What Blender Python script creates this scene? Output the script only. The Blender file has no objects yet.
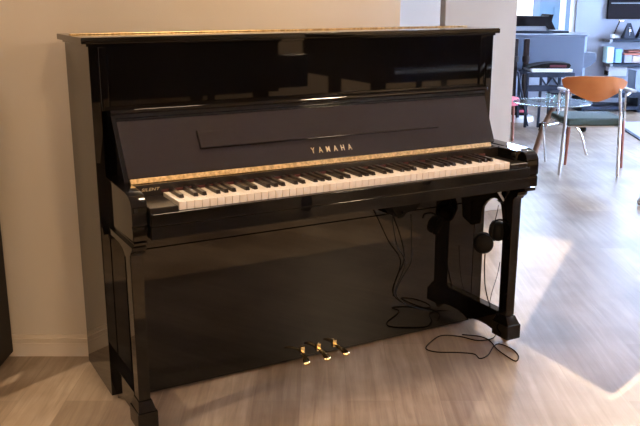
import bpy, bmesh, math, random
from mathutils import Vector, Matrix
random.seed(7)
C = bpy.context.scene.collection
PI = math.pi
# ------------------------------------------------------------------ camera numbers (solved from the photograph)
CAM = Vector((-0.5935, -2.5209, 1.2951)); YAW = 0.49934; PITCH = -0.25599; FPX = 830.3
FW = Vector((math.sin(YAW)*math.cos(PITCH), math.cos(YAW)*math.cos(PITCH), math.sin(PITCH)))
RT = Vector((math.cos(YAW), -math.sin(YAW), 0)); UP = RT.cross(FW)
FH = Vector((math.sin(YAW), math.cos(YAW), 0))
def ray(x, y): return FW + RT*((x-320)/FPX) - UP*((y-213)/FPX)
def floor_pt(x, y, z=0.0):
    d = ray(x, y); return CAM + d*((z-CAM.z)/d.z)
def at_y(x, y, Y):
    d = ray(x, y); return CAM + d*((Y-CAM.y)/d.y)
def room(u, v, z=0.0):                       # room axes: u to the right, v into the room, from under the camera
    p = Vector((CAM.x, CAM.y, 0)) + RT*u + FH*v; p.z = z; return p
def uvz(x, y, v):                            # room coordinates of what is seen at a pixel, v metres into the room
    d = ray(x, y); t = v/d.dot(FH); q = d*t
    return (q.dot(RT), v, CAM.z+q.z)

# ------------------------------------------------------------------ materials
def M(name, col, rough=.5, metal=0.0, coat=0.0, spec=.5, trans=0.0, ior=1.45, noise=None, bump=None, emit=None, es=1.0):
    m = bpy.data.materials.new(name); m.use_nodes = True
    nt = m.node_tree; b = nt.nodes['Principled BSDF']
    b.inputs['Base Color'].default_value = (*col, 1); b.inputs['Roughness'].default_value = rough
    b.inputs['Metallic'].default_value = metal; b.inputs['Coat Weight'].default_value = coat
    b.inputs['Specular IOR Level'].default_value = spec
    b.inputs['Transmission Weight'].default_value = trans; b.inputs['IOR'].default_value = ior
    if emit: b.inputs['Emission Color'].default_value = (*emit, 1); b.inputs['Emission Strength'].default_value = es
    if noise:                                # (scale, second colour, detail)
        tc = nt.nodes.new('ShaderNodeTexCoord'); n = nt.nodes.new('ShaderNodeTexNoise')
        n.inputs['Scale'].default_value = noise[0]; n.inputs['Detail'].default_value = 4
        r = nt.nodes.new('ShaderNodeValToRGB'); r.color_ramp.elements[0].position = .35; r.color_ramp.elements[1].position = .65
        r.color_ramp.elements[0].color = (*col, 1); r.color_ramp.elements[1].color = (*noise[1], 1)
        nt.links.new(tc.outputs['Object'], n.inputs['Vector']); nt.links.new(n.outputs['Fac'], r.inputs['Fac'])
        nt.links.new(r.outputs['Color'], b.inputs['Base Color'])
    if bump:
        tc = nt.nodes.new('ShaderNodeTexCoord'); n = nt.nodes.new('ShaderNodeTexNoise'); n.inputs['Scale'].default_value = bump[0]
        bp = nt.nodes.new('ShaderNodeBump'); bp.inputs['Strength'].default_value = bump[1]; bp.inputs['Distance'].default_value = .002
        nt.links.new(tc.outputs['Object'], n.inputs['Vector']); nt.links.new(n.outputs['Fac'], bp.inputs['Height'])
        nt.links.new(bp.outputs['Normal'], b.inputs['Normal'])
    return m
BLACK = M('polished_black_lacquer', (.0035, .0028, .0024), .03, spec=.5)
SATIN = M('satin_black_lacquer', (.024, .019, .017), .15, spec=.5)
DARK = M('dark_felt', (.010, .008, .009), .8, spec=.1)
IVORY = M('ivory_white', (.82, .74, .64), .25)
EBONY = M('ebony_black', (.012, .007, .006), .3)
BRASS = M('polished_brass', (.90, .70, .38), .22, metal=1)
GOLDSTRIP = M('brass_hinge_metal', (.74, .53, .26), .42, metal=.85, noise=(110, (.42, .28, .12)))
LETTER = M('gold_letter_inlay', (.86, .70, .42), .3, metal=.6)
CHROME = M('chrome', (.72, .72, .74), .18, metal=1)
RUBBER = M('black_plastic', (.010, .009, .009), .5, spec=.25)
PAD = M('black_leatherette', (.010, .009, .009), .55, bump=(300, .3))
WALL = M('painted_wall', (.63, .55, .44), .85, bump=(400, .25), noise=(1.3, (.64, .56, .45)))
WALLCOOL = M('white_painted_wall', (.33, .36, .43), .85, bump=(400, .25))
BASEB = M('painted_trim', (.68, .58, .46), .5)
CEIL = M('ceiling_paint', (.64, .53, .43), .9)
HPM = M('matt_black_plastic', (.008, .0075, .0075), .65, spec=.12)
ORANGE = M('orange_brown_wood', (.50, .17, .045), .4, noise=(6, (.42, .13, .035)))
REDWOOD = M('reddish_wood', (.30, .11, .07), .45)
GREEN = M('grey_green_fabric', (.055, .085, .080), .8, bump=(500, .4))
GLASS = M('glass', (.80, .93, .92), .03, trans=.92, ior=1.3)
WGLASS = M('window_glass', (1, 1, 1), .0, trans=1.0, ior=1.02)
WHITE = M('white_lacquer', (.80, .82, .84), .4)
DAYLIT_LACQUER = M('daylight_tinted_lacquer', (.09, .115, .165), .4)  # reflected daylight put into the base colour of the far piano
STEEL = M('blue_black_metal', (.018, .026, .046), .5, spec=.25)
BROWNM = M('dark_brown_wood', (.022, .012, .011), .5, spec=.2)
PINK = M('pink_fabric', (.62, .12, .16), .8)
TVM = M('dark_screen', (.008, .005, .007), .5, spec=.1)
REDBOOK = M('brick_red_paper', (.42, .13, .08), .6)
BLUEBOOK = M('light_blue_paper', (.22, .40, .72), .6)
CYANBOOK = M('pale_cyan_paper', (.62, .90, .92), .6)
FACADE = M('blue_render', (.10, .20, .36), .9, noise=(.8, (.16, .20, .32)))
GREYM = M('grey_plastic', (.30, .31, .34), .5)

def floor_material():
    m = bpy.data.materials.new('wood_plank_floor'); m.use_nodes = True; nt = m.node_tree; N = nt.nodes; L = nt.links
    b = N['Principled BSDF']; tc = N.new('ShaderNodeTexCoord'); mp = N.new('ShaderNodeMapping')
    mp.inputs['Rotation'].default_value = (0, 0, PI/2 + YAW)
    L.new(tc.outputs['Object'], mp.inputs['Vector'])
    br = N.new('ShaderNodeTexBrick'); br.offset = .37; br.offset_frequency = 2
    br.inputs['Scale'].default_value = 1; br.inputs['Brick Width'].default_value = 1.25; br.inputs['Row Height'].default_value = .155
    br.inputs['Mortar Size'].default_value = .0011; br.inputs['Mortar Smooth'].default_value = .2; br.inputs['Bias'].default_value = 0
    br.inputs['Color1'].default_value = (.0, .0, .0, 1); br.inputs['Color2'].default_value = (1, 1, 1, 1); br.inputs['Mortar'].default_value = (0, 0, 0, 1)
    L.new(mp.outputs['Vector'], br.inputs['Vector'])
    ramp = N.new('ShaderNodeValToRGB'); e = ramp.color_ramp.elements
    e[0].color = (.27, .20, .14, 1); e[1].color = (.41, .315, .23, 1)
    x = ramp.color_ramp.elements.new(.5); x.color = (.34, .257, .185, 1)
    L.new(br.outputs['Color'], ramp.inputs['Fac'])
    # grain: noise stretched along the plank
    mg = N.new('ShaderNodeMapping'); mg.inputs['Scale'].default_value = (1.1, 16, 1)
    L.new(mp.outputs['Vector'], mg.inputs['Vector'])
    ng = N.new('ShaderNodeTexNoise'); ng.inputs['Scale'].default_value = 2.2; ng.inputs['Detail'].default_value = 8; ng.inputs['Roughness'].default_value = .62
    ng.inputs['Distortion'].default_value = .7
    L.new(mg.outputs['Vector'], ng.inputs['Vector'])
    rg = N.new('ShaderNodeValToRGB'); rg.color_ramp.elements[0].position = .34; rg.color_ramp.elements[1].position = .72
    rg.color_ramp.elements[0].color = (.58, .54, .50, 1); rg.color_ramp.elements[1].color = (1.12, 1.12, 1.12, 1)
    L.new(ng.outputs['Fac'], rg.inputs['Fac'])
    mx = N.new('ShaderNodeMix'); mx.data_type = 'RGBA'; mx.blend_type = 'MULTIPLY'; mx.inputs['Factor'].default_value = .8
    L.new(ramp.outputs['Color'], mx.inputs['A']); L.new(rg.outputs['Color'], mx.inputs['B'])
    nb_ = N.new('ShaderNodeTexNoise'); nb_.inputs['Scale'].default_value = 3.2; nb_.inputs['Detail'].default_value = 6; L.new(mp.outputs['Vector'], nb_.inputs['Vector'])
    rb_ = N.new('ShaderNodeValToRGB'); rb_.color_ramp.elements[0].position = .36; rb_.color_ramp.elements[1].position = .56
    rb_.color_ramp.elements[0].color = (.72, .68, .64, 1); rb_.color_ramp.elements[1].color = (1, 1, 1, 1); L.new(nb_.outputs['Fac'], rb_.inputs['Fac'])
    m2 = N.new('ShaderNodeMix'); m2.data_type = 'RGBA'; m2.blend_type = 'MULTIPLY'; m2.inputs['Factor'].default_value = 1
    L.new(mx.outputs['Result'], m2.inputs['A']); L.new(rb_.outputs['Color'], m2.inputs['B']); mx = m2
    seam = N.new('ShaderNodeMix'); seam.data_type = 'RGBA'; seam.inputs['B'].default_value = (.24, .175, .125, 1)
    L.new(br.outputs['Fac'], seam.inputs['Factor']); L.new(mx.outputs['Result'], seam.inputs['A'])
    L.new(seam.outputs['Result'], b.inputs['Base Color'])
    b.inputs['Roughness'].default_value = .37; b.inputs['Specular IOR Level'].default_value = .42
    return m
FLOOR = floor_material()

# ------------------------------------------------------------------ mesh helpers
def box(bm, x0, x1, y0, y1, z0, z1, bev=0.0, seg=1):
    t = bmesh.new()
    vs = [t.verts.new((x, y, z)) for x in (x0, x1) for y in (y0, y1) for z in (z0, z1)]
    for f in ((0,1,3,2),(4,6,7,5),(0,4,5,1),(2,3,7,6),(0,2,6,4),(1,5,7,3)): t.faces.new([vs[i] for i in f])
    if bev: bmesh.ops.bevel(t, geom=t.edges[:], offset=bev, segments=seg, profile=.5, affect='EDGES')
    merge(bm, t)
def merge(bm, t):
    bmesh.ops.recalc_face_normals(t, faces=t.faces[:])
    me = bpy.data.meshes.new('tmp'); t.to_mesh(me); t.free(); bm.from_mesh(me); bpy.data.meshes.remove(me)
def prism(bm, pts, axis, a, b, bev=0.0, seg=1):          # 2D outline extruded from a to b along an axis
    t = bmesh.new()
    def mk(p, w):
        return {'x': (w, p[0], p[1]), 'y': (p[0], w, p[1]), 'z': (p[0], p[1], w)}[axis]
    A = [t.verts.new(mk(p, a)) for p in pts]; B = [t.verts.new(mk(p, b)) for p in pts]; n = len(pts)
    t.faces.new(A); t.faces.new(B[::-1])
    for i in range(n): t.faces.new((A[i], A[(i+1) % n], B[(i+1) % n], B[i]))
    bmesh.ops.recalc_face_normals(t, faces=t.faces[:])
    if bev: bmesh.ops.bevel(t, geom=t.edges[:], offset=bev, segments=seg, profile=.5, affect='EDGES')
    merge(bm, t)
def tube(bm, pts, r, n=10, cap=True):
    t = bmesh.new(); P = [Vector(p) for p in pts]; rs = r if isinstance(r, (list, tuple)) else [r]*len(P); rings = []
    prev = None
    for i, p in enumerate(P):
        d = (P[min(i+1, len(P)-1)] - P[max(i-1, 0)]).normalized()
        if prev is None:
            a = d.orthogonal().normalized()
        else:
            a = (prev - d*prev.dot(d)).normalized()
        prev = a; b = d.cross(a)
        rings.append([t.verts.new(p + (a*math.cos(2*PI*k/n) + b*math.sin(2*PI*k/n))*rs[i]) for k in range(n)])
    for i in range(len(P)-1):
        for k in range(n): t.faces.new((rings[i][k], rings[i][(k+1) % n], rings[i+1][(k+1) % n], rings[i+1][k]))
    if cap: t.faces.new(rings[0][::-1]); t.faces.new(rings[-1])
    merge(bm, t)
def smooth_path(pts, k=6):                              # Catmull-Rom
    P = [Vector(p) for p in pts]; P = [P[0]*2-P[1]] + P + [P[-1]*2-P[-2]]; out = []
    for i in range(1, len(P)-2):
        for j in range(k):
            t = j/k; a, b, c, d = P[i-1], P[i], P[i+1], P[i+2]
            out.append(.5*((2*b) + (c-a)*t + (2*a-5*b+4*c-d)*t*t + (3*b-a-3*c+d)*t**3))
    out.append(P[-2]); return out
def lathe(bm, prof, cx=0, cy=0, n=24, mat=None):        # (r, z) profile about a vertical axis
    t = bmesh.new(); rings = []
    for r, z in prof: rings.append([t.verts.new((cx+r*math.cos(2*PI*k/n), cy+r*math.sin(2*PI*k/n), z)) for k in range(n)])
    for i in range(len(prof)-1):
        for k in range(n): t.faces.new((rings[i][k], rings[i][(k+1) % n], rings[i+1][(k+1) % n], rings[i+1][k]))
    t.faces.new(rings[0][::-1]); t.faces.new(rings[-1])
    if mat: bmesh.ops.transform(t, matrix=mat, verts=t.verts[:])
    merge(bm, t)
def obj(name, bm, mat, parent=None, world=False, label=None, angle=34):
    if isinstance(bm, bpy.types.Mesh): me = bm
    else:
        if world and parent:
            base = parent; Mx = Matrix.Identity(4)
            while base: Mx = base.matrix_basis @ Mx; base = base.parent
            bmesh.ops.transform(bm, matrix=Mx.inverted(), verts=bm.verts[:])
        for f in bm.faces: f.smooth = True
        for e in bm.edges: e.smooth = len(e.link_faces) == 2 and e.calc_face_angle(0) < math.radians(angle)
        me = bpy.data.meshes.new(name); bm.to_mesh(me); bm.free()
    me.materials.append(mat)
    o = bpy.data.objects.new(name, me); C.objects.link(o)
    wn = o.modifiers.new('normals', 'WEIGHTED_NORMAL'); wn.keep_sharp = True; wn.weight = 90
    if parent: o.parent = parent
    if label: o['label'] = label
    return o
def thing(name, label, cat, loc=(0,0,0), rz=0.0, group=None):
    o = bpy.data.objects.new(name, None); C.objects.link(o); o.empty_display_size = .1
    o.location = loc; o.rotation_euler = (0, 0, rz); o['label'] = label; o['category'] = cat
    if group: o['group'] = group
    return o
def tag(o, label, cat, group=None):
    o['label'] = label; o['category'] = cat
    if group: o['group'] = group
    return o
def struct(name, bm, m, parent=None):
    o = obj(name, bm, m, parent)
    if not parent: o['kind'] = 'structure'
    return o
NB = bmesh.new

def text_bm(s, size, extrude, spacing=1.0, shear=0.0, bold=0.0):
    cu = bpy.data.curves.new('t', 'FONT'); cu.body = s; cu.size = size; cu.extrude = extrude; cu.space_character = spacing; cu.shear = shear; cu.offset = bold
    ob = bpy.data.objects.new('t', cu); C.objects.link(ob); dg = bpy.context.evaluated_depsgraph_get(); dg.update()
    me = bpy.data.meshes.new_from_object(ob.evaluated_get(dg)); bpy.data.objects.remove(ob); bpy.data.curves.remove(cu)
    bm = bmesh.new(); bm.from_mesh(me); bpy.data.meshes.remove(me); return bm

# ================================================================== SETTING
U0, U1, V0, V1, H = -3.2, 5.6, -4.2, 10.3, 2.75
def rot_verts(bm):                                      # from (u, v, z) to world
    for w in bm.verts:
        q = room(w.co.x, w.co.y, w.co.z); w.co = q
def rbox(bm, u0, u1, v0, v1, z0, z1, bev=0.0):
    t = bmesh.new(); box(t, u0, u1, v0, v1, z0, z1, bev); rot_verts(t); merge(bm, t)
bm = NB(); rbox(bm, U0-.2, U1+.2, V0-.2, V1+.2, -.10, 0); struct('floor', bm, FLOOR)

# sun travels down and towards (-A); unseen ceiling openings are added to shape its floor patches
SUN_AZ = Vector((.80, .60, 0)).normalized(); SUN_EL = math.radians(33)
TO_SUN = (SUN_AZ*math.cos(SUN_EL) + Vector((0, 0, math.sin(SUN_EL)))).normalized()
def up_to_roof(p): return Vector(p) + TO_SUN*(H/TO_SUN.z)
patch1 = [(1.40, .50), (2.50, 1.22), (2.752, .67), (1.62, -.175), (1.30, -.42)]
patch2 = [(1.56, -.24), (1.53, -.73), (1.75, -.655), (2.9, -.25), (2.6, -1.05), (.5, -1.05), (.5, -.80), (1.25, -.42)]
patch3 = [(-.2, -1.13), (2.1, -1.13), (2.1, -2.3), (-.2, -2.3)]  # out-of-view sunlit floor, added to brighten the lower panel's reflection
def ceiling_mesh():
    t = bmesh.new()
    outer = [room(U0-.2, V0-.2, H), room(U1+.2, V0-.2, H), room(U1+.2, V1+.2, H), room(U0-.2, V1+.2, H)]
    edges = []
    for loop in [outer, [up_to_roof((*p, 0)) for p in patch1], [up_to_roof((*p, 0)) for p in patch2], [up_to_roof((*p, 0)) for p in patch3]]:
        vs = [t.verts.new(p) for p in loop]
        edges += [t.edges.new((vs[i], vs[(i+1) % len(vs)])) for i in range(len(vs))]
    bmesh.ops.triangle_fill(t, use_beauty=True, use_dissolve=False, edges=edges)
    g = bmesh.ops.extrude_face_region(t, geom=t.faces[:])
    for v in [e for e in g['geom'] if isinstance(e, bmesh.types.BMVert)]: v.co.z += .05
    bmesh.ops.recalc_face_normals(t, faces=t.faces[:])
    return t
struct('ceiling', ceiling_mesh(), CEIL)
def sun_filter(name, patch, col):
    m = bpy.data.materials.new('sun_filter_tint'); m.use_nodes = True; nt = m.node_tree; nt.nodes.clear()
    tb = nt.nodes.new('ShaderNodeBsdfTransparent'); tb.inputs['Color'].default_value = (*col, 1); to = nt.nodes.new('ShaderNodeOutputMaterial'); nt.links.new(tb.outputs[0], to.inputs[0])
    P_ = [up_to_roof((*p, 0)) for p in patch]; c = sum(P_, Vector())/len(P_)
    bm = NB(); prism(bm, [((p-c)*1.02+c).xy for p in P_], 'z', H+.051, H+.057); struct(name, bm, m)
sun_filter('sun_filter_1', patch1, (.36, .36, .36)); sun_filter('sun_filter_2', patch2, (.24, .24, .24))  # unseen panes added to weaken the sun in two patches

# wall behind the piano: a stretch square to the room, then a stretch parallel to the piano
CORN = Vector((.055, .382)); WEND = 1.363
def wall_plan(bm, pts, t, z0, z1):                      # polyline of plan points, thickness t to the left side of travel
    P = [Vector(p) for p in pts]; out = []
    for i, p in enumerate(P):
        ds = []
        if i > 0: ds.append((P[i]-P[i-1]).normalized())
        if i < len(P)-1: ds.append((P[i+1]-P[i]).normalized())
        n = sum((Vector((-d.y, d.x)) for d in ds), Vector((0, 0))).normalized()
        k = 1/max(.3, n.dot(Vector((-ds[0].y, ds[0].x))))
        out.append(p + n*t*k)
    t2 = bmesh.new(); poly = [(*p,) for p in P] + [(*p,) for p in out[::-1]]
    prism(bm, poly, 'z', z0, z1); t2.free()
d = Vector((RT.x, RT.y)); wl = CORN - d*2.45
bm = NB(); wall_plan(bm, [wl, CORN, (WEND, .382)], .14, 0, H); struct('wall_left', bm, WALL)
bm = NB()
wall_plan(bm, [wl, CORN, (WEND, .382)], -.012, 0, .050)
wall_plan(bm, [wl, CORN, (WEND, .382)], -.009, .050, .064)
wall_plan(bm, [wl, CORN, (WEND, .382)], -.013, .064, .070)
wall_plan(bm, [wl, CORN, (WEND, .382)], -.006, .070, .082)
struct('baseboard_left', bm, BASEB)
# free-standing wall piece right of the piano
FRp = floor_pt(506, 208.5); fx0 = at_y(445, 20, FRp.y).x
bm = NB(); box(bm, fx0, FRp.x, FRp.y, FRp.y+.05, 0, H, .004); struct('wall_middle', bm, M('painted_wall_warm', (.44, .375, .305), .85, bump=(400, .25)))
bm = NB(); rbox(bm, .35, 1.62, 7.95, 8.05, 0, H); struct('wall_recess', bm, M('off_white_paint', (.74, .66, .59), .85, bump=(400, .25)))
# outer walls
bm = NB(); rbox(bm, U0-.15, U0, V0, V1, 0, H); struct('wall_far_left', bm, WALL)
bm = NB(); rbox(bm, U0-.15, U1+.15, V0-.15, V0, 0, H); struct('wall_front', bm, WALL)
wu0, wz0 = 1.75, .70
wu1 = uvz(576, 20, V1)[0]; cu0, cu1 = wu1+.25, 5.4
bm = NB()
rbox(bm, U0, wu0, V1, V1+.15, 0, H); rbox(bm, wu1, cu0, V1, V1+.15, 0, H); rbox(bm, cu1, U1+.15, V1, V1+.15, 0, H)
rbox(bm, cu0, cu1, V1, V1+.15, 0, 1.42); rbox(bm, cu0, cu1, V1, V1+.15, 2.5, H)
rbox(bm, wu0, wu1, V1, V1+.15, 0, wz0); rbox(bm, wu0, wu1, V1, V1+.15, 2.4, H)
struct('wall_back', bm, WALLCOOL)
bm = NB()                                               # right wall, with an unseen wide window added for cool daylight
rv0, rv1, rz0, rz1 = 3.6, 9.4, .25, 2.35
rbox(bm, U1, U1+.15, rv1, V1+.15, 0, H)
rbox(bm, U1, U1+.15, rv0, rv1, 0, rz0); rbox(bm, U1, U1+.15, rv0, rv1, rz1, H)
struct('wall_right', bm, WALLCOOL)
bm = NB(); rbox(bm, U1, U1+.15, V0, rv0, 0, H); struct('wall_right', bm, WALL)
def window(name, plane, a0, a1, z0, z1, bars):
    bm = NB(); g = NB()
    def b(a, c, e, f, dd=.06):
        if plane == 'v': rbox(bm, a, c, V1+.03, V1+.03+dd, e, f)
        else: rbox(bm, U1+.03, U1+.03+dd, a, c, e, f)
    b(a0, a1, z0, z0+.05); b(a0, a1, z1-.05, z1); b(a0, a0+.05, z0, z1); b(a1-.05, a1, z0, z1)
    for w, ww in bars: b(w-ww/2, w+ww/2, z0, z1)
    o = struct(name, bm, WHITE)
    if plane == 'v': rbox(g, a0+.02, a1-.02, V1+.055, V1+.061, z0+.02, z1-.02)
    else: rbox(g, U1+.055, U1+.061, a0+.02, a1-.02, z0+.02, z1-.02)
    obj('pane', g, WGLASS, o)
window('window_1', 'v', wu0, wu1, wz0, 2.4, [(uvz(564, 15, V1)[0], .055)])
window('added_window_high', 'v', cu0, cu1, 1.42, 2.5, [((cu0+cu1)/2, .05)])  # unseen high window, added for sky glare on the floor
window('added_window_right', 'u', rv0, rv1, rz0, rz1, [(5.5, .06), (7.4, .06)])
# pale building across the street
bu = uvz(540, 8, 15.0)[0]
bm = NB(); rbox(bm, bu, bu+1.8, 15.0, 15.5, 0, 1.9); rbox(bm, bu+.25, bu+.7, 14.97, 15.0, .95, 1.10)
tag(obj('building', bm, FACADE), 'pale blue building seen through the far window', 'building')

# ================================================================== UPRIGHT PIANO
W = 1.536; ZL = 1.153; ZT = 1.176
piano = thing('upright_piano', 'polished black upright piano with open keyboard, gold lettering and three brass pedals', 'piano', (W/2, .10, 0))
def P(name, bm, mat=BLACK, parent=None, label=None, angle=34): return obj(name, bm, mat, parent or piano, True, label, angle)
for x0, x1 in ((0, .028), (W-.028, W)):                                 # side panels
    bm = NB(); box(bm, x0, x1, 0, .315, .018, ZL, .0015, 2); P('side_panel', bm)
bm = NB(); box(bm, .028, W-.028, .28, .313, .03, ZL, .001); P('back_panel', bm, BROWNM)
bm = NB()                                                               # lid: top board and cove below
box(bm, -.022, W+.020, -.014, .325, ZL+.004, ZT, .003, 2); box(bm, -.006, W+.006, -.004, .32, ZL-.004, ZL+.004, .001)
lid = P('lid', bm)
bm = NB(); box(bm, -.012, W+.012, .176, .190, ZT, ZT+.004, .001); P('hinge', bm, GOLDSTRIP, lid, 'long brass piano hinge')
for s in (0, 1):                                                        # upper stiles
    a = .029 if s == 0 else W-.057
    bm = NB(); box(bm, a, a+.0265, .003, .03, .955, ZL-.004, .003, 2); P('stile', bm)
bm = NB(); box(bm, .058, W-.058, .010, .028, .945, ZL-.004, .001); P('upper_panel', bm)
# shelf below the upper panel with a rounded front, then the tilted keyboard cover
bm = NB()
prism(bm, [(.02, .968), (-.022, .965), (-.034, .960), (-.036, .952), (-.030, .944), (.02, .940)], 'x', .046, W-.046, .0015, 2)
P('music_shelf', bm)
TOPY, TOPZ, BOTY, BOTZ = -.030, .942, -.138, .768
fn = Vector((0, -(TOPZ-BOTZ), (TOPY-BOTY))).normalized()                # out of the cover, towards the player
fd = Vector((0, BOTY-TOPY, BOTZ-TOPZ)).normalized()                     # down the cover
fL = math.hypot(BOTY-TOPY, BOTZ-TOPZ)
def on_cover(x, s, h): return Vector((x, TOPY, TOPZ)) + fd*s + fn*h
def cbox(bm, x0, x1, s0, s1, h0, h1, bev=.001):
    t = bmesh.new(); box(t, x0, x1, s0, s1, h0, h1, bev, 2)
    for v in t.verts: v.co = on_cover(v.co.x - (.026*v.co.y/fL if v.co.x > 1.3 else 0), v.co.y, v.co.z)
    merge(bm, t)
bm = NB(); cbox(bm, .060, W-.060, 0, fL, -.016, 0, .002)
cover = P('fallboard', bm, SATIN)
bm = NB(); cbox(bm, .058, W-.058, -.004, .010, 0, .006, .002); cbox(bm, .058, W-.058, .010, .018, 0, .003, .001); P('edge_strip', bm, BLACK, cover)
# folding music desk let into the cover
def s_at(x, y):                                                        # where a pixel falls on the cover
    d = ray(x, y); o = Vector((0, TOPY, TOPZ)); t = (o-CAM).dot(fn)/d.dot(fn); p = CAM+d*t
    return p.x, (p-o).dot(fd)
xa, s1 = s_at(201, 148.5); xb, s2 = s_at(437, 127)
sm = (s1+s2)/2; st = s_at(201, 131)[1]
bm = NB(); cbox(bm, xa, xb, st+.004, sm, 0, .0035, .0012); desk = P('music_desk', bm, SATIN, cover)
bm = NB(); cbox(bm, xa-.004, xa, st, sm+.003, 0, .006, .001); cbox(bm, xa-.004, xb, sm, sm+.004, 0, .010, .0015); P('ledge', bm, BLACK, desk)
# gold maker's lettering
t = bmesh.new(); adv = 0
for chh in 'YAMAHA':
    g_ = text_bm(chh, .030, .0008, 1, 0, .0002); gx = [v.co.x for v in g_.verts]; m0 = min(gx); gw = (max(gx)-m0)
    for v in g_.verts: v.co.x = adv+(v.co.x-m0)*.58
    adv += gw*.58+.0125; merge(t, g_)
xs = [v.co.x for v in t.verts]; ys = [v.co.y for v in t.verts]; X0, X1, Y0, Y1 = min(xs), max(xs), min(ys), max(ys)
lx0, lsb = s_at(312, 154.0); lx1, ls2 = s_at(352, 149.0); stp = s_at(312, 148.0)[1]
sb = (lsb+ls2)/2; hh = abs(lsb-stp)*.95
for v in t.verts:
    v.co = on_cover(lx0+(v.co.x-X0)/(X1-X0)*(lx1-lx0), sb-(v.co.y-Y0)/(Y1-Y0)*hh, .0012+v.co.z)
P('lettering', t, LETTER, cover, 'gold letters spelling YAMAHA')
bm = NB(); cbox(bm, .064, W-.080, fL+.001, fL+.017, -.010, .001, .0015)
P('hinge_strip', bm, GOLDSTRIP, cover, 'speckled brass hinge strip along the lower edge')
# cheeks closing the ends of the cover
bm = NB(); box(bm, W-.088, W-.0585, -.26, .0, .702, .752, .002, 2); P('cover_cheek', bm)
for x0, x1 in ((.046, .059),):
    bm = NB(); prism(bm, [(TOPY-.004, TOPZ+.004), (BOTY-.006, BOTZ-.006), (BOTY-.006, .70), (.01, .70), (.01, TOPZ+.004)], 'x', x0, x1, .001); P('cover_cheek', bm)
# strip behind the keys with the small lettering
bm = NB(); box(bm, .068, W-.072, -.162, -.150, .712, .752, .001); box(bm, .068, W-.072, -.158, -.10, .700, .712, 0); nb = P('name_strip', bm, SATIN)
bm = NB(); box(bm, .150, W-.150, -.1655, -.1625, .7245, .733, .001); P('felt_strip', bm, M('dark_red_felt', (.07, .02, .02), .9), nb)
t = text_bm('SILENT', .012, .0004, 1.05, .25, .0001)
xs = [v.co.x for v in t.verts]; X0, X1 = min(xs), max(xs)
q0 = at_y(141.5, 192, -.163); q1 = at_y(160, 189.5, -.163)
for v in t.verts: v.co = Vector((q0.x+(v.co.x-X0)/(X1-X0)*(q1.x-q0.x), -.1632-v.co.z, q0.z+.0005+v.co.y*1.05))
P('lettering', t, LETTER, nb, 'small slanted gold letters at the left end')
# keyboard
K0 = .156; KP = 1.227/52; KF, KB, KT = -.304, -.160, .724
bm = NB(); box(bm, .07, W-.07, -.296, -.10, .640, .699); P('keyframe', bm, DARK)
bm = NB(); box(bm, K0+.0005, K0+KP-.0005, KF, KB, KT-.024, KT, .0012, 2); white0 = P('white_key', bm, IVORY)
bm = NB(); prism(bm, [(-.262, KT), (-.256, KT+.0105), (-.162, KT+.0115), (-.162, KT-.008), (-.262, KT-.008)], 'x', K0+KP-.0066, K0+KP+.0066, .0014, 2); black0 = P('black_key', bm, EBONY)
for i in range(1, 52):
    o = white0.copy(); C.objects.link(o); o.location.x += i*KP
first = True
for i in range(51):
    n = i % 7                                           # 0 = A
    if n in (1, 4): continue                            # no black key after B and E
    off = {0: .0015, 2: -.0015, 3: .0015, 5: -.002, 6: 0}[n]
    if first: black0.location.x += off; first = False; continue
    o = black0.copy(); C.objects.link(o); o.location = (i*KP+off, 0, 0)
for x0, x1 in ((.070, K0-.002), (K0+1.229, W-.070)):     # key blocks
    bm = NB(); box(bm, x0, x1, -.306, -.158, .660, .715, .003, 2); P('key_block', bm, M('satin_black', (.014, .011, .010), .35, spec=.3))
bm = NB(); box(bm, .070, W-.070, -.320, -.3055, .664, .700, .003, 3); P('key_slip', bm)
bm = NB(); box(bm, .069, W-.069, -.3135, .0, .622, .662, .003, 2); P('keybed', bm)
bm = NB(); box(bm, .03, W-.03, -.028, .0, .602, .622, .001); P('keybed_rail', bm)
# arms
def arm(x0, x1):
    bm = NB(); o = [(.0, .757), (-.235, .752), (-.262, .747), (-.279, .736), (-.288, .720), (-.290, .700), (-.290, .664), (-.284, .661), (-.284, .657), (-.289, .654), (-.289, .618), (.0, .612)]
    prism(bm, o, 'x', x0, x1, .003, 2)
    box(bm, x0+.002, x1-.003, -.284, .0, .601, .613, .001)
    return bm
def leg(x0, x1, right=0):
    bm = NB()
    cap = [(-.290, .603), (-.290, .596), (-.284, .588), (-.274, .582), (-.270, .574), (-.210, .556), (-.204, .566), (-.190, .576), (-.160, .583), (-.10, .585), (-.06, .583), (-.04, .575), (-.030, .560), (-.030, .603)]
    if right: prism(bm, cap, 'x', x0, x1+.004, .0015, 2); cap = [(-.222, .600), (-.222, .46), (-.216, .46), (-.210, .50), (-.201, .536), (-.190, .551), (-.177, .557), (-.157, .556), (-.137, .547), (-.115, .530), (-.098, .508), (-.092, .48), (-.088, .44), (-.034, .42), (-.034, .603)]
    prism(bm, cap, 'x', x0, x0+.012 if right else x1+.004, .001 if right else .0015, 1 if right else 2)
    t = bmesh.new(); box(t, x0, x1, -.266, -.216, .10, .575, .003, 2)
    for v in t.verts:
        k = .93+.07*(v.co.z-.1)/.475; cx = (x0+x1)/2; v.co.x = cx+(v.co.x-cx)*k; v.co.y = -.241+(v.co.y+.241)*k
    merge(bm, t); return bm
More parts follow.
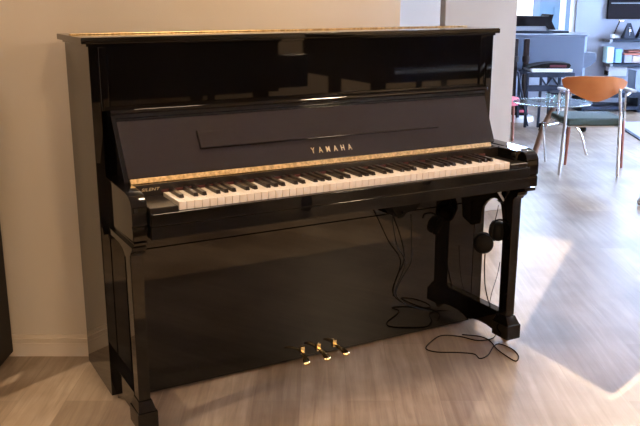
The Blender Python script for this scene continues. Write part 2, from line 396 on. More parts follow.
def foot(x0, x1):
    bm = NB(); t = bmesh.new(); vs = []
    box(bm, x0-.012, x1+.012, -.292, -.200, .026, .084, .004, 2)
    t.free(); t = bmesh.new(); lo = [(x0-.008, -.288), (x1+.008, -.288), (x1+.008, -.203), (x0-.008, -.203)]; hi = [(x0-.001, -.268), (x1+.001, -.268), (x1+.001, -.214), (x0-.001, -.214)]
    A = [t.verts.new((*p, .083)) for p in lo]; B = [t.verts.new((*p, .112)) for p in hi]
    t.faces.new(A[::-1]); t.faces.new(B)
    for i in range(4): t.faces.new((A[i], A[(i+1) % 4], B[(i+1) % 4], B[i]))
    merge(bm, t); return bm
def rail(x0, x1):
    bm = NB(); pts = [(.0, .118), (-.21, .118), (-.21, .030), (-.19, .034), (-.15, .040), (-.10, .040), (-.06, .034), (-.03, .022), (-.012, .010), (.0, .006)]
    prism(bm, pts, 'x', x0, x1, .002, 2); return bm
for (a0, a1), (l0, l1), lab in (((.022, .068), (.016, .055), 0), ((1.478, 1.534), (1.443, 1.484), 1)):
    P('arm', arm(a0, a1)); lg = P('leg', leg(l0, l1, lab))
    ft = P('toe_rail', rail(l0+.002, l1-.002)); P('foot', foot(l0, l1), BLACK, ft)
    bm = NB(); cx = (l0+l1)/2
    lathe(bm, [(.0135, -.009), (.015, -.006), (.015, .006), (.0135, .009)], n=20, mat=Matrix.Translation((cx, -.245, .0155)) @ Matrix.Rotation(PI/2, 4, 'Y'))
    box(bm, cx-.012, cx+.012, -.252, -.225, .018, .027); P('caster', bm, BRASS, ft)
# lower part of the case
for s in (0, 1):
    a = .029 if s == 0 else W-.071
    a = .029 if s == 0 else W-.076
    bm = NB(); box(bm, a, a+.047, -.034 if s else -.003, .03, .018, .60, .0015, 2); P('lower_stile', bm)
zs = (at_y(150, 244, -.032).z + at_y(465, 206.5, -.032).z)/2
bm = NB(); box(bm, .0765, W-.0765, -.032, -.010, .022, zs-.001, .0012); P('lower_panel', bm)
bm = NB(); box(bm, .0765, W-.0765, -.032, -.010, zs+.001, .602, .0012); P('top_rail', bm)
bm = NB(); box(bm, .0765, W-.0765, -.026, .03, .012, .0215, .001); P('bottom_board', bm)
# pedals
for (bx, by), (px, py) in (((302, 349), (307, 363.5)), ((318, 346), (328, 359)), ((334, 342), (347, 354))):
    b0 = at_y(bx, by+1.5, -.032); q = floor_pt(px, py, .032); n = 12; t = bmesh.new(); rows = []
    prof = smooth_path([b0+Vector((0, .01, .0)), b0.lerp(q, .35)+Vector((0, 0, .003)), b0.lerp(q, .75)+Vector((0, 0, .003)), q], 4); n = len(prof)
    for i, p in enumerate(prof):
        f = i/(n-1); w = .0055+.0075*min(1, max(0, (f-.35)/.35))
        if i == n-1: w = .009; p = p-Vector((0, 0, .003))
        h = .003
        rows.append([t.verts.new(p+Vector(a)) for a in ((-w, 0, -h), (-w, 0, h*.4), (-w*.5, 0, h), (w*.5, 0, h), (w, 0, h*.4), (w, 0, -h))])
    for i in range(n-1):
        for k in range(6): t.faces.new((rows[i][k], rows[i][(k+1) % 6], rows[i+1][(k+1) % 6], rows[i+1][k]))
    t.faces.new(rows[0]); t.faces.new(rows[-1][::-1]); bm = NB(); merge(bm, t)
    pd = P('pedal', bm, BRASS, None, 'polished brass pedal', 60)
    bm = NB(); box(bm, b0.x-.008, b0.x+.008, -.0385, -.033, b0.z-.012, b0.z+.016, .0015, 2); P('pedal_plate', bm, BRASS, pd)

# ================================================================== SILENT BOX, CABLES, HEADPHONES
zb = .6015
q0 = at_y(391.5, 207, -.10); q1 = at_y(420, 203.5, -.10)
box_t = thing('control_box', 'small black control box hanging under the piano keybed', 'control box', ((q0.x+q1.x)/2, -.07, zb))
pr = [at_y(a, b, -.10) for a, b in ((420, 204), (417, 209), (411, 211.5), (407, 213), (403, 217.5), (399, 218.5), (395, 214), (391.5, 207))]
bm = NB(); prism(bm, [(pr[-1].x-box_t.location.x, 0), (pr[0].x-box_t.location.x, 0)] + [(p.x-box_t.location.x, p.z-zb) for p in pr], 'y', -.030, .034, .001)
obj('housing', bm, HPM, box_t)
bm = NB(); lathe(bm, [(.006, -.004), (.007, 0), (.007, .006)], n=16, mat=Matrix.Translation((pr[4].x-box_t.location.x, -.032, pr[4].z-zb+.018)) @ Matrix.Rotation(PI/2, 4, 'X')); obj('volume_knob', bm, HPM, box_t)
def cable(name, label, pix, Y=None, r=.0018, extra=None):
    pts = []
    for p in pix:
        if len(p) == 2: pts.append(floor_pt(p[0], p[1], r))
        else: pts.append(at_y(p[0], p[1], p[2]))
    base = pts[0].copy(); path = smooth_path([p-base for p in pts], 6)
    bm = NB(); tube(bm, path, r, 8)
    o = obj(name, bm, HPM); o.location = base; return tag(o, label, 'cable')
cable('cable', 'thin black cable hanging from the left of the control box', [(392.5, 213, -.106), (393, 224, -.085), (397, 245, -.06), (404, 258, -.050), (404, 268, -.045), (396, 288, -.040), (395, 297, -.038)])
cable('cable', 'thin black cable hanging from the right of the control box and down towards the floor', [(411, 214, -.106), (411.5, 240, -.070), (411, 262, -.055), (402, 278, -.048), (396, 293, -.044), (402, 302, -.042), (414, 307, -.042), (432, 311, -.042)])
# headphones hanging from a white hook below the right arm
hp = thing('headphones', 'black over-ear headphones hanging from the right arm of the piano', 'headphones', tuple(at_y(500, 236, -.195)))
def hpx(x, y, Y): return at_y(x, y, Y) - hp.location
def cup(c, axis, r):                                   # axis points from the ear pad out through the shell
    m = Matrix.Translation(c) @ Vector(axis).normalized().to_track_quat('-Z', 'Y').to_matrix().to_4x4()
    bm = NB(); lathe(bm, [(r*.30, -.027), (r*.62, -.025), (r*.88, -.019), (r, -.009), (r, .0), (r*.96, .004)], n=32, mat=m)
    lathe(bm, [(r*.26, -.029), (r*.34, -.0275), (r*.34, -.025)], n=24, mat=m); o = obj('ear_cup', bm, HPM, hp)
    bm = NB(); lathe(bm, [(r*.90, .004), (r*1.04, .009), (r*1.03, .019), (r*.80, .025), (r*.5, .018)], n=32, mat=m); obj('ear_pad', bm, HPM, o)
c1 = hpx(483.5, 243.5, -.185); c2 = hpx(497.5, 231, -.195)
cup(c1, (-.55, -.75, .30), .037); cup(c2, (.50, -.80, .05), .038)
band = smooth_path([hpx(500, 201, -.205), hpx(505.5, 206, -.205), hpx(509, 216, -.205), hpx(509.5, 226, -.20), hpx(505, 234, -.195)], 6)
t = bmesh.new(); rows = []
for p in band: rows.append([t.verts.new(p+Vector(a)) for a in ((-.004, -.014, 0), (.003, -.014, .001), (.006, 0, .001), (.003, .014, .001), (-.004, .014, 0))])
for i in range(len(band)-1):
    for k in range(5): t.faces.new((rows[i][k], rows[i][(k+1) % 5], rows[i+1][(k+1) % 5], rows[i+1][k]))
t.faces.new(rows[0]); t.faces.new(rows[-1][::-1]); bm = NB(); merge(bm, t); obj('headband', bm, HPM, hp)
bm = NB(); tube(bm, smooth_path([hpx(490, 226, -.195), hpx(495, 221, -.20), hpx(502, 220, -.205), hpx(508, 224, -.20)], 5), .0035, 8)
tube(bm, smooth_path([hpx(474, 238, -.195), hpx(478, 234, -.20), hpx(486, 233, -.20), hpx(492, 238, -.195)], 5), .003, 8); obj('yoke', bm, CHROME if 0 else HPM, hp)
hk0 = at_y(499.5, 193.5, -.212); hk1 = at_y(503.8, 200.5, -.212)
hook = thing('hook', 'small white hook fixed under the right arm of the piano', 'hook', tuple(hk0))
bm = NB(); tube(bm, [Vector((0, 0, 0)), hk1-hk0], .0045, 10); lathe(bm, [(.007, .001), (.007, .006)], 0, 0, 12); obj('hook_arm', bm, WHITE, hook)
cable('cable', 'short thin cable from the hook to the headphones', [(498.5, 205, -.205), (497, 213, -.205), (494.5, 223, -.20)], r=.0012)
cable('headphone_cable', 'thin black headphone cable looped on the floor by the right foot of the piano',
      [(485, 254, -.15), (484.5, 268, -.15), (485, 285, -.15), (488, 300, -.15), (493, 315, -.16), (496, 330), (493, 338), (478, 340.5), (460, 336.5), (442, 335.5), (432, 341), (426, 348.5), (437, 352), (458, 352.5), (474, 354), (480, 358.5), (488, 355), (494, 346), (500, 344), (512, 349), (518.5, 356), (516, 361), (508, 357), (497, 349), (490, 341), (480, 336.5), (462, 334.5)], r=.0022)
cable('cable', 'thin loose cable rising behind the right leg of the piano', [(500, 262, -.16), (497, 276, -.15), (492, 292, -.13), (489, 306, -.11)], r=.0013)

# ================================================================== NEIGHBOURING PIANO AT THE LEFT EDGE
def simple_upright(label, u, v, rz, group=None):
    """black upright seen only in part: root at its right back corner on the floor, width to -x, front to -y"""
    t = thing('upright_piano', label, 'piano', tuple(room(u, v, 0)), rz, group)
    def B(name, *a, mat=BLACK): 
        bm = NB(); box(bm, *a, .003, 2); return obj(name, bm, mat, t)
    for x in (-1.5, -.03): B('side_panel', x, x+.03, -.245, 0, .02, 1.15, mat=SIDE)
    B('lid', -1.515, .015, -.26, 0, 1.15, 1.175); B('lower_panel', -1.47, -.03, -.235, -.21, .02, .60); B('upper_panel', -1.47, -.03, -.235, -.21, .90, 1.15)
    B('back_panel', -1.47, -.03, -.03, -.005, .02, 1.15)
    B('keybed', -1.47, -.03, -.445, -.21, .62, .70); B('fallboard', -1.47, -.03, -.37, -.21, .70, .90)
    for x in (-1.495, -.05):
        B('arm', x, x+.045, -.455, -.245, .61, .75); B('leg', x, x+.04, -.440, -.385, .0, .61); B('light_stop', x, x+.04, -.385, -.245, .19, .62)  # last box is added to keep the spot's light off the wall
    return t
SIDE = M('dull_black_lacquer', (.016, .012, .010), .45, spec=.15)
simple_upright('glossy black piano end at the left edge, against the pale wall', -1.135, 2.845, -YAW)

# ================================================================== GRAND PIANOS
def grand(label, loc, rz, body, z0=.60, z1=.90, L=1.9, Wd=1.48, lid_open=False, group=None, tail=.20):
    """root on the floor below the keyboard's left end; keyboard along +y (0..Wd), body runs to +x"""
    t = thing('grand_piano', label, 'piano', loc, rz, group)
    out = [(0, 0), (L*(1-tail), 0)] + [(L*(1-tail)+tail*L*math.sin(a), .30-.30*math.cos(a)) for a in [k*PI/8 for k in range(1, 8)]] + [(L*(1-tail), .60), (L*.66, .72), (L*.52, .95), (L*.42, 1.22), (L*.32, Wd-.06), (L*.22, Wd), (0, Wd)]
    bm = NB(); prism(bm, out, 'z', z0, z1, .004, 2); obj('rim', bm, body, t)
    lo = [(x*1.01-.005, y*1.01-.01) for x, y in out]
    bm = NB(); prism(bm, lo, 'z', z1, z1+.022, .004, 2); obj('lid', bm, body, t)
    bm = NB(); box(bm, -.22, .02, 0, .07, z0+.02, z1-.08, .01, 2); box(bm, -.22, .02, Wd-.07, Wd, z0+.02, z1-.08, .01, 2); box(bm, -.22, 0, .07, Wd-.07, z0+.02, z0+.08); obj('keybed', bm, body, t)
    bm = NB(); box(bm, -.18, -.03, .10, Wd-.10, z0+.08, z0+.105, .002); obj('keys', bm, IVORY, t)
    for lx, ly in ((.08, .12), (.08, Wd-.12), (L*.82, .30)):
        bm = NB(); prism(bm, [(-.05, z0), (.05, z0), (.035, .10), (-.035, .10)], 'x', lx-.04, lx+.04, .004)
        for v in bm.verts: v.co.y += ly
        lathe(bm, [(.03, 0), (.035, .02), (.035, .07), (.02, .10)], lx, ly, 16); obj('leg', bm, body, t)
    bm = NB(); box(bm, .22, .27, Wd/2-.14, Wd/2-.11, .12, z0); box(bm, .22, .27, Wd/2+.11, Wd/2+.14, .12, z0); box(bm, .20, .30, Wd/2-.16, Wd/2+.16, .07, .13, .004); obj('pedal_lyre', bm, body, t)
    return t
# far one: spine side towards the camera, tail to the right
ta = uvz(592, 36, 9.0)
g = grand('shining grand piano below the far window, coloured blue-grey like reflected daylight', tuple(room(ta[0]-1.72, 9.0, 0)), -YAW, DAYLIT_LACQUER, .46, .875, 1.72, 1.18, tail=.04)
q1, q2, q3 = uvz(590, 52.5, 8.97), uvz(597, 53, 8.97), uvz(596, 65, 8.97)
bm = NB(); hx = lambda c: c[0]-(ta[0]-1.72)
prism(bm, [(hx(q1)-.06, q1[2]), (hx(q2), q2[2]), (hx(q3)+.01, q3[2]+.04), (hx(q3)-.03, q3[2]), (hx(q1)-.02, q3[2]-.03), (hx(q1)-.06, q3[2]-.04)], 'y', .002, .25, .004, 2); obj('tail_block', bm, DAYLIT_LACQUER, g)
cs = [uvz(516, 14, 9.35), uvz(549, 15.5, 9.35), uvz(550, 13.2, 9.35), uvz(554, 13.2, 9.35), uvz(552, 20, 9.35), uvz(556, 28.5, 9.35), uvz(549, 28.5, 9.35), uvz(546, 25, 9.35), uvz(516, 25, 9.35)]
k = thing('keyboard_case', 'black case with a scrolled end lying on the far grand piano', 'case', tuple(room(cs[0][0]-.3, 9.35, cs[6][2])), -YAW)
bm = NB(); pp = [(c[0]-cs[0][0]+.3, c[2]-cs[6][2]) for c in cs]; pp[0] = (0, pp[0][1]); pp[-1] = (0, pp[-1][1])
prism(bm, pp, 'y', 0, .35, .004, 2); obj('case_body', bm, DARK, k)
bm = NB(); box(bm, 0, pp[6][0]-.01, .02, .33, -.01, pp[-1][1]-.001, .003); obj('grey_base', bm, GREYM, k)
b2 = uvz(570, 31, 9.3); 
bm = NB(); box(bm, -.1, b2[0]-cs[0][0]+.3, -.02, .4, -.035, -.012, .003); obj('board', bm, STEEL, k)
k.location.z = .897+.036
for xx, wd, nm in ((514.5, .07, 'left'), (526.5, .055, 'right')):
    c = uvz(xx, 50, 8.9); bm = NB(); box(bm, -wd/2, wd/2, -.03, .03, -.46, .16, .01, 2)
    lathe(bm, [(wd*.7, -.08), (wd*.75, -.05), (wd*.7, -.02)], 0, 0, 14)
    o = obj('wooden_post', bm, BROWNM); o.location = room(c[0], 8.9, .70); o.rotation_euler.z = -YAW
    tag(o, 'dark brown post in front of the grand piano, %s' % ('next to the wall piece' if nm == 'left' else 'the one further from the wall piece'), 'post', 'dark posts in front of the grand piano')
    bm = NB(); box(bm, -wd/2-.01, wd/2+.01, -.04, .04, -.70, -.455, .01, 2); bs = obj('post_base', bm, BROWNM, o)

# ================================================================== BENCH WITH CROSSED FRAME
def RB(t, name, mat, *boxes, bev=.004):
    bm = NB()
    for b in boxes: box(bm, *b, bev, 2)
    return obj(name, bm, mat, t)
v = 8.5; a = uvz(524, 73, v); b = uvz(571, 73, v)
bench = thing('keyboard_stand', 'blue-black metal keyboard stand with a pale top in front of the grand piano', 'stand', tuple(room(a[0], v, 0)), -YAW)
wd = b[0]-a[0]; z1 = uvz(550, 70, v)[2]; z2 = uvz(550, 87, v)[2]
RB(bench, 'pale_top', WHITE, (.05, wd-.02, -.12, .25, z1-.012, z1+.018))
RB(bench, 'upper_rail', STEEL, (0, wd, -.14, -.10, z1-.062, z1-.014)); RB(bench, 'upper_rail', STEEL, (0, wd, .22, .26, z1-.062, z1-.014))
RB(bench, 'lower_rail', STEEL, (0, wd-.06, -.14, -.10, z2-.03, z2+.03))
for x in (.0, wd*.28): RB(bench, 'leg', STEEL, (x, x+.025, -.13, -.10, 0, z1-.05))
RB(bench, 'leg', STEEL, (wd-.06, wd-.03, .22, .25, 0, z1-.05)); RB(bench, 'leg', STEEL, (.0, .03, .22, .25, 0, z1-.05))
bm = NB()
for x0, x1 in ((.14, .20), (.26, .20), (.26, .32), (wd-.10, wd-.07)): tube(bm, [(x0, -.12, z1-.06), (x1, -.12, z2+.03)], .009, 8)
obj('strut', bm, STEEL, bench)
bm = NB(); tube(bm, [(-.10, -.16, z1+.0), (.03, -.16, .02)], .010, 8); obj('slanted_leg', bm, STEEL, bench)
cl = thing('folded_cloth', 'dark folded cover lying on the pale topped stand', 'cover', tuple(room(a[0]+.04, v+.0, z1+.018)), -YAW)
bm = NB(); prism(bm, [(-.02, 0), (.02, .022), (.12, .045), (.26, .058), (.40, .052), (.42, .03), (.40, 0)], 'y', -.05, .2, .006, 2); obj('cover_cloth', bm, DARK, cl)
bm = NB(); box(bm, .20, .37, -.066, -.052, .012, .036, .003); obj('maroon_flap', bm, M('maroon_fabric', (.10, .02, .03), .8), cl)

# ================================================================== ROUND GLASS TABLE
tc = uvz(552, 102.5, 6.95); TZ = tc[2]
tab = thing('glass_table', 'low round glass table with curved legs behind the armchair', 'table', tuple(room(tc[0], 6.95, 0)), -YAW)
bm = NB(); lathe(bm, [(.30, TZ-.006), (.315, TZ-.004), (.32, TZ), (.315, TZ+.004), (.30, TZ+.006)], 0, 0, 48); obj('glass_top', bm, GLASS, tab)
def tl_(px, py): 
    q = floor_pt(px, py); d = q - room(tc[0], 6.95, 0); return (d.dot(RT), d.dot(FH))
f1 = (-.17, -.05)
bm = NB(); tube(bm, smooth_path([(.03, -.02, TZ-.01), (-.01, -.03, TZ-.08), (-.06, -.04, TZ-.18), (-.10, -.05, .13), (-.135, -.06, .0)], 6), [.024]*25, 12); obj('wooden_leg', bm, REDWOOD if 0 else M('brown_wood', (.20, .11, .07), .45), tab)
f2 = tl_(545, 162); f3 = tl_(586, 155.5)
bm = NB(); tube(bm, smooth_path([(-.06, -.03, TZ-.16), (f2[0]*.9, f2[1]*.6, TZ-.2), (f2[0], f2[1], 0.004)], 6), .008, 8); obj('steel_leg', bm, CHROME, tab)
bm = NB(); tube(bm, smooth_path([(-.05, -.03, TZ-.17), (.07, -.03, TZ-.13), (f3[0]*.75, f3[1]*.8, TZ-.22), (f3[0], f3[1], .004)], 6), .009, 8); obj('steel_leg', bm, CHROME, tab)
for i, (px, r, h, lab) in enumerate(((548, .022, .07, 'small clear drinking glass on the glass table, the left one'), (555.5, .026, .06, 'small clear drinking glass on the glass table, the middle and widest one'), (562, .020, .065, 'small clear drinking glass on the glass table, nearest the armchair'))):
    c = uvz(px, 100, 6.95); o = NB(); lathe(o, [(r*.8, 0), (r, h), (r*.92, h), (r*.72, .006)], 0, 0, 20)
    ob = obj('drinking_glass', o, GLASS); ob.location = room(c[0], 6.95-.02*i, TZ+.0062); tag(ob, lab, 'glass', 'glasses on the glass table')

# ================================================================== ARMCHAIR
cv = 6.05; cc = uvz(595, 118, cv)
ch = thing('armchair', 'chrome armchair with orange-brown wooden backrest and grey-green seat, seen from behind', 'chair', tuple(room(cc[0], cv, 0)), -YAW)
# local: x right, y away from the camera
def lp(px, py, v): c = uvz(px, py, v); return Vector((c[0]-cc[0], c[1]-cv, c[2]))
def lf(px, py): q = floor_pt(px, py, .004) - room(cc[0], cv, 0); return Vector((q.dot(RT), q.dot(FH), .004))
shape = [(563.5, 80), (567, 77.5), (580, 76.3), (596, 76), (612, 76.5), (624, 79), (629, 82.5), (626.5, 87), (618, 93), (607, 98.5), (598, 101.5), (592, 101.5), (583, 98.5), (572, 93), (565, 87)]
t = bmesh.new(); F_ = []; B_ = []
for px, py in shape:
    p = lp(px, py, cv-.03); k = (p.x/.24)**2; yy = -.05+.05*k
    F_.append(Vector((p.x, yy, p.z))); B_.append(Vector((p.x, yy+.013, p.z)))
cz = sum(p.z for p in F_)/len(F_); n = len(F_)
rf = []
for q, dy in ((F_, 0), (B_, .013)):
    rows = []
    for s in (1, .75, .5, .25):
        row = []
        for p in q:
            x = p.x*s; z = cz+(p.z-cz)*s; row.append(t.verts.new((x, -.05+.05*(x/.24)**2+dy, z)))
        rows.append(row)
    cvx = t.verts.new((0, -.05+dy, cz)); rf.append(rows[0])
    for a_, b_ in zip(rows, rows[1:]):
        for i in range(n): t.faces.new((a_[i], a_[(i+1) % n], b_[(i+1) % n], b_[i]))
    for i in range(n): t.faces.new((rows[-1][i], rows[-1][(i+1) % n], cvx))
for i in range(n): t.faces.new((rf[0][i], rf[0][(i+1) % n], rf[1][(i+1) % n], rf[1][i]))
bm = NB(); merge(bm, t); obj('backrest', bm, ORANGE, ch)
bl, br_ = lf(559, 175), lf(617, 178)
for (fx, top) in ((bl, lp(567.5, 90, cv-.06)), (br_, lp(620, 90, cv-.06))):
    mid = lp(565.5 if fx is bl else 620, 118, cv-.02)
    bm = NB(); tube(bm, smooth_path([fx, mid, top], 8), .0125, 12); lathe(bm, [(.0126, -.004), (.011, .006), (.005, .011)], top.x, top.y, 12, Matrix.Translation((0, 0, top.z))); obj('rear_leg', bm, CHROME, ch)
# seat
sf = lp(567, 112, cv+.05); sr = lp(622, 112, cv+.05)
bm = NB(); prism(bm, [(-.20, -.02), (.20, -.02), (.225, .12), (.225, .36), (.19, .39), (-.19, .39), (-.225, .36), (-.225, .12)], 'z', .375, .430, .016, 3); obj('seat', bm, GREEN, ch)
bm = NB(); box(bm, -.19, .19, .0, .36, .360, .375, .003); obj('seat_frame', bm, CHROME, ch)
for px, py, sx in ((565, 164.5, -.17), (621, 168, .20)):
    f = lf(px, py); tp = lp(569 if sx < 0 else 622.5, 127, cv+.30); bm = NB(); tube(bm, [f, Vector((tp.x, .30, .37))], [.010, .016], 12); obj('front_leg', bm, REDWOOD, ch, label='reddish wooden front leg')
for s, x in ((-1, -.205), (1, .275)):
    bm = NB(); tube(bm, smooth_path([(s*.19, .20, .39), (x, .20, .392), (x+.008*s, .20, .42), (x+.010*s, .20, .56), (x+.006*s, .18, .605), (x-.003*s, .06, .615), (s*.20, -.04, .60)], 5), .0085, 8); o = obj('arm_frame', bm, CHROME, ch)
    bm = NB(); box(bm, x-.022, x+.022, .02, .24, .613, .632, .007, 2); obj('armrest', bm, M('pale_grey_plastic', (.50, .55, .62), .5), o)

# ================================================================== THINGS BETWEEN WALL PIECE AND TABLE
c = floor_pt(518, 120.5); bm = NB(); lathe(bm, [(.155, 0), (.16, .01), (.155, .05), (.13, .06)], 0, 0, 40); o = obj('plinth', bm, WHITE); o.location = c; tag(o, 'low round white plinth on the floor beyond the wall piece', 'plinth')
o_ = thing('floor_pedestal', 'dark pedestal standing on the round white plinth', 'pedestal', (c.x, c.y, .06), -YAW)
bm = NB(); prism(bm, [(-.05, 0), (.09, 0), (.075, .10), (-.03, .10)], 'y', -.05, .05, .006, 2); obj('pedestal_block', bm, RUBBER, o_)
bm = NB(); box(bm, -.045, .085, -.056, -.05, .035, .06, .002); obj('red_band', bm, PINK, o_)
st = uvz(514.5, 98, 7.5); fo = floor_pt(512.5, 141)
s_ = thing('stool', 'pink stool with a reddish leg, half hidden behind the wall piece', 'stool', (fo.x, fo.y, 0), -YAW)
bm = NB(); lathe(bm, [(.15, .335), (.16, .345), (.16, .385), (.145, .40)], -.115, .02, 32); obj('seat', bm, PINK, s_)
for x, y in ((0, 0), (-.20, 0), (-.10, .13)):
    bm = NB(); tube(bm, [(x, y, 0), (x*.8-.01, y*.8, .335)], .011, 10); obj('leg', bm, REDWOOD, s_)
# swivel chair base under the table
sw = floor_pt(560, 131); s_ = thing('swivel_chair', 'swivel chair base with black casters behind the glass table', 'chair', (sw.x, sw.y, 0), 0)
bm = NB(); lathe(bm, [(.03, .06), (.03, .10), (.02, .36)], 0, 0, 16); obj('column', bm, CHROME, s_)
for kx in range(5):
    a = kx*2*PI/5+.5; e = Vector((math.cos(a)*.22, math.sin(a)*.22, .06)); bm = NB(); tube(bm, [(0, 0, .085), e], .010, 8); sp = obj('spoke', bm, CHROME, s_)
    bm = NB(); lathe(bm, [(.022, -.018), (.028, -.012), (.028, .012), (.022, .018)], n=16, mat=Matrix.Translation((e.x, e.y, .029)) @ Matrix.Rotation(a, 4, 'Z') @ Matrix.Rotation(PI/2, 4, 'X')); obj('caster', bm, RUBBER, sp)
bm = NB(); lathe(bm, [(.12, .36), (.14, .37), (.14, .385), (.12, .39)], 0, 0, 28); obj('seat', bm, STEEL, s_)

# ================================================================== RIGHT: SHELVES, SCREEN, METRONOMES, BOOKS
BV = V1
tv0 = uvz(606, 19, BV); 
tv = thing('wall_screen', 'large dark screen mounted on the far wall above the shelves', 'screen', tuple(room(tv0[0], BV-.05, tv0[2])), -YAW)
RB(tv, 'screen_panel', TVM, (0, 1.1, 0, .045, 0, .36), bev=.004)
RB(tv, 'frame_strip', GREYM, (.03, 1.1, -.004, 0, uvz(606, 3, BV)[2]-tv0[2]-.006, uvz(606, 3, BV)[2]-tv0[2]+.004), bev=.001)
def shelf(px, py, label):
    c = uvz(px, py, BV); t = thing('wall_shelf', label, 'shelf', tuple(room(c[0], BV, c[2]-.012)), -YAW, 'shelves on the far wall')
    RB(t, 'board', STEEL, (0, 1.3, -.24, 0, -.016, .016)); RB(t, 'bracket', GREYM, (.0, .035, -.25, 0, -.022, .020)); return c
s1 = shelf(603, 38.8, 'upper dark wall shelf, carrying metronomes'); s2 = shelf(603, 62.8, 'lower dark wall shelf, carrying books')
def metronome(px, label):
    c = uvz(px, 38, BV-.14); t = thing('metronome', label, 'metronome', tuple(room(c[0], BV-.14, s1[2]+.016)), -YAW, 'metronomes on the upper shelf')
    w_, h_ = .072, .175; bm = NB(); q = bmesh.new()
    A = [q.verts.new(p) for p in ((-w_, -w_*.8, 0), (w_, -w_*.8, 0), (w_, w_*.8, 0), (-w_, w_*.8, 0))]; B = [q.verts.new(p) for p in ((-.016, -.016, h_), (.016, -.016, h_), (.016, .016, h_), (-.016, .016, h_))]
    q.faces.new(A[::-1]); q.faces.new(B)
    for i in range(4): q.faces.new((A[i], A[(i+1) % 4], B[(i+1) % 4], B[i]))
    merge(bm, q); obj('case', bm, STEEL, t)
    bm = NB(); tube(bm, [(0, -.052, .03), (0, -.030, .13)], .0035, 6); box(bm, -.012, .012, -.05, -.036, .075, .10, .002); obj('pendulum', bm, CHROME, t)
metronome(628, 'dark pyramid metronome standing whole on the upper shelf'); metronome(642, 'dark pyramid metronome cut off by the right edge of the photo')
c = uvz(615.5, 36, BV-.15)
wb = thing('desk_lamp', 'small lamp with a slanted dark arm and pale base on the upper shelf', 'lamp', tuple(room(c[0], BV-.14, s1[2]+.016)), -YAW)
RB(wb, 'base', GREYM, (-.035, .035, -.04, .04, 0, .035)); RB(wb, 'switch_block', WHITE, (-.05, -.02, -.045, .03, .0, .045))
bm = NB(); tube(bm, [(-.02, 0, .035), (.035, -.01, .20)], .008, 8); obj('arm', bm, BROWNM, wb)
RB(wb, 'head', BRASS, (.02, .075, -.035, .01, .195, .212))
bz = s2[2]+.016
def book(name, label, px, wd, ht, mat, lying=False, rot=0, dz=0, cat='book'):
    c = uvz(px, 50, BV-.20); bm = NB(); box(bm, 0, wd, -.02, .14, 0, ht, .002); q = obj(name, bm, mat); q.location = room(c[0], BV-.19, bz+dz); q.rotation_euler = (0, rot, -YAW)
    tag(q, label, cat, 'books and boxes on the lower shelf'); return q
book('book', 'pale cyan book standing at the left end of the lower shelf', 607.3, .080, .185, CYANBOOK)
book('book', 'light blue book standing beside the pale cyan book', 615.8, .075, .165, BLUEBOOK)
book('box', 'grey box on the lower shelf below the brick-red folders', 625, .09, .09, GREYM, cat='box')
book('box', 'pinkish grey box on the lower shelf at the right edge', 633, .12, .085, M('pinkish_grey_card', (.42, .34, .36), .6), cat='box')
book('folder', 'brick-red folder lying flat on the boxes of the lower shelf, the bottom one', 624, .26, .022, REDBOOK, dz=.091, cat='folder')
book('folder', 'brick-red folder lying tilted on top of the other brick-red folder', 628, .24, .022, M('dark_brick_red', (.30, .09, .06), .6), rot=-.02, dz=.122, cat='folder')
# low furniture beneath the shelves
c0 = uvz(603, 98, 9.6); 
amp = thing('amplifier', 'grey-blue amplifier with a round speaker on the dark low bench', 'amplifier', tuple(room(uvz(631, 86, 9.7)[0], 9.7, .23)), -YAW)
RB(amp, 'cabinet', M('grey_blue_fabric', (.20, .25, .33), .7), (0, .32, -.12, .12, 0, .24)); bm = NB(); lathe(bm, [(.085, 0), (.085, .006), (.07, .010), (.03, .004)], n=28, mat=Matrix.Translation((.15, -.122, .12)) @ Matrix.Rotation(PI/2, 4, 'X')); obj('speaker_cone', bm, GREYM, amp)
lb = thing('low_bench', 'dark low bench along the far wall below the shelves', 'bench', tuple(room(uvz(601, 95, 9.7)[0]-.3, 9.7, 0)), -YAW)
RB(lb, 'bench_top', STEEL, (0, 1.4, -.22, .22, .17, .23)); RB(lb, 'lower_board', STEEL, (.02, 1.38, -.2, .2, .03, .07))
for x in (.02, .66, 1.34): RB(lb, 'leg', STEEL, (x, x+.04, -.2, .2, 0, .17))
c0 = uvz(608, 72, BV-.1)
wp = thing('wall_box', 'white wall cabinet with a dark edge beneath the lower shelf', 'cabinet', tuple(room(c0[0], BV-.12, uvz(608, 76, BV-.1)[2])), -YAW)
RB(wp, 'cabinet_body', WHITE, (0, .22, 0, .12, .0, .13)); RB(wp, 'dark_edge', RUBBER, (-.012, .0, -.004, .12, .01, .06), bev=.001)
# rug with a dark edge at right, caster of a chair leaving the frame
ra, rb = floor_pt(622, 128), floor_pt(650, 146)
e = (rb-ra).normalized(); nn = Vector((-e.y, e.x, 0)); nn = nn if nn.dot(RT) > 0 else -nn
bm = NB(); pl = [ra-e*.4, rb+e*.8, rb+e*.8+nn*1.2, ra-e*.4+nn*1.2]; prism(bm, [(p.x, p.y) for p in pl], 'z', .0, .008, .002); rg = obj('rug', bm, M('lavender_rug', (.36, .38, .46), .95, bump=(200, .5))); tag(rg, 'flat lavender-grey rug with a dark border at the right edge', 'rug')
bm = NB(); q = [ra-e*.4-nn*.02, rb+e*.8-nn*.02, rb+e*.8+nn*.02, ra-e*.4+nn*.02]; prism(bm, [(p.x, p.y) for p in q], 'z', .0, .010); obj('border', bm, STEEL, rg)
c = floor_pt(640, 206); s_ = thing('furniture_caster', 'grey caster on the floor cut off by the right edge of the photo', 'caster', (c.x+.01, c.y, 0), -YAW)
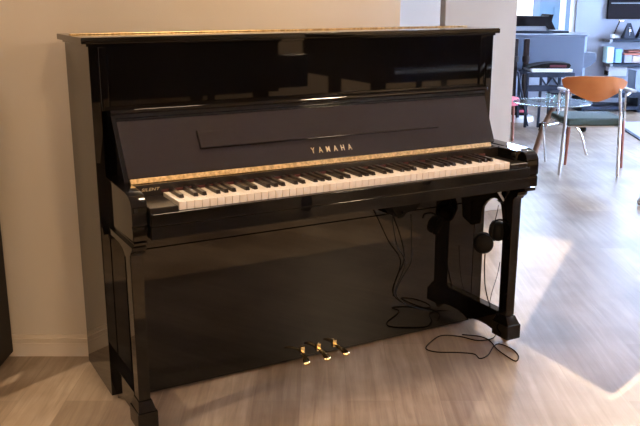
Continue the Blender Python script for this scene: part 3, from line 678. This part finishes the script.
bm = NB(); lathe(bm, [(.020, -.012), (.026, -.008), (.026, .008), (.020, .012)], n=18, mat=Matrix.Translation((0, 0, .026)) @ Matrix.Rotation(PI/2, 4, 'X')); obj('wheel', bm, GREYM, s_)
bm = NB(); box(bm, -.010, .03, -.014, .014, .045, .075, .003); obj('fork', bm, CHROME, s_)

# ================================================================== BEHIND THE CAMERA (seen mirrored in the lacquer)
grand('black grand piano facing the upright piano, the one nearer the camera', (1.82, -2.45, 0), PI, BLACK, .68, 1.0, 1.55)
grand('black grand piano facing the upright piano, the one further right', (2.72, -2.75, 0), -PI/2, BLACK, .66, .98, 1.3)

# ================================================================== LIGHTS
def area(name, loc, aim, sx, sy, power, col):
    l = bpy.data.lights.new(name, 'AREA'); l.shape = 'RECTANGLE'; l.size = sx; l.size_y = sy; l.energy = power; l.color = col
    o = bpy.data.objects.new(name, l); C.objects.link(o); o.location = loc
    o.rotation_euler = (Vector(aim)-Vector(loc)).to_track_quat('-Z', 'Y').to_euler(); return o
WARM = (1.0, .73, .47); COOL = (.42, .61, 1.0)
area('added_daylight_right', room(U1+.3, 6.5, 1.35), room(0, 6.5, .9), 5.6, 2.1, 840, COOL)  # unseen source added for cool light from the right
area('added_glare_high', room((cu0+cu1)/2, V1+.25, 1.97), room(2.6, 3.5, 0), 1.5, 1.0, 100, COOL)  # added out of view to give the floor a cool glare
area('daylight_window_back', room((wu0+wu1)/2, V1+.25, 1.95), room(1.9, 3.5, 0), 1.2, .8, 75, COOL)
# warm ceiling lamps of the showroom
for i, (x, y, pw, lab) in enumerate(((-1.5, -2.6, 22, 'behind the camera'), (.4, -3.8, 75, 'over the nearer black grand piano'), (.8, -.12, 26, 'over the upright piano keyboard'), (-.9, -.4, 12, 'by the pale wall left of the upright piano'), (3.5, -4.7, 150, 'beyond the further black grand piano'))):
    t = thing('ceiling_lamp', 'warm square ceiling lamp '+lab, 'lamp', (x, y, H), 0, 'ceiling lamps')
    bm = NB(); box(bm, -.22, .22, -.22, .22, -.03, 0, .004); obj('lamp_housing', bm, WHITE, t)
    area('lamp_glow', (x, y, H-.035), (x, y, 0), .36, .36, pw, WARM)
# warm spot without a fixture, added for the floor streaks at the left
sp = bpy.data.lights.new('streak_light', 'SPOT'); sp.energy = 250; sp.color = (1, .80, .56); sp.spot_size = math.radians(25); sp.spot_blend = .6; sp.shadow_soft_size = .02
sp_ = bpy.data.objects.new('streak_light', sp); C.objects.link(sp_); sp_.location = (-2.36, -.73, 2.0); sp_.rotation_euler = (Vector((-.30, .05, 0))-Vector(sp_.location)).to_track_quat('-Z', 'Y').to_euler()
sun = bpy.data.lights.new('sun', 'SUN'); sun.energy = 15; sun.angle = math.radians(.3); sun.color = (1, .74, .47)
so = bpy.data.objects.new('sun', sun); C.objects.link(so); so.rotation_euler = TO_SUN.to_track_quat('Z', 'Y').to_euler()

w = bpy.data.worlds.new('sky'); bpy.context.scene.world = w; w.use_nodes = True
nt = w.node_tree; bg = nt.nodes['Background']; bg.inputs['Color'].default_value = (.82, .92, 1, 1); bg.inputs['Strength'].default_value = 2.6

# ================================================================== CAMERA
cam = bpy.data.cameras.new('camera'); co = bpy.data.objects.new('camera', cam); C.objects.link(co)
co.matrix_world = Matrix(((RT.x, UP.x, -FW.x, CAM.x), (RT.y, UP.y, -FW.y, CAM.y), (RT.z, UP.z, -FW.z, CAM.z), (0, 0, 0, 1)))
cam.sensor_width = 36; cam.sensor_fit = 'HORIZONTAL'; cam.lens = FPX/640*36; cam.clip_start = .02; cam.clip_end = 200
sc = bpy.context.scene; sc.camera = co
sc.view_settings.view_transform = 'Standard'; sc.view_settings.look = 'None'; sc.view_settings.gamma = 1; sc.view_settings.exposure = 0.2
sc.view_settings.use_curve_mapping = False
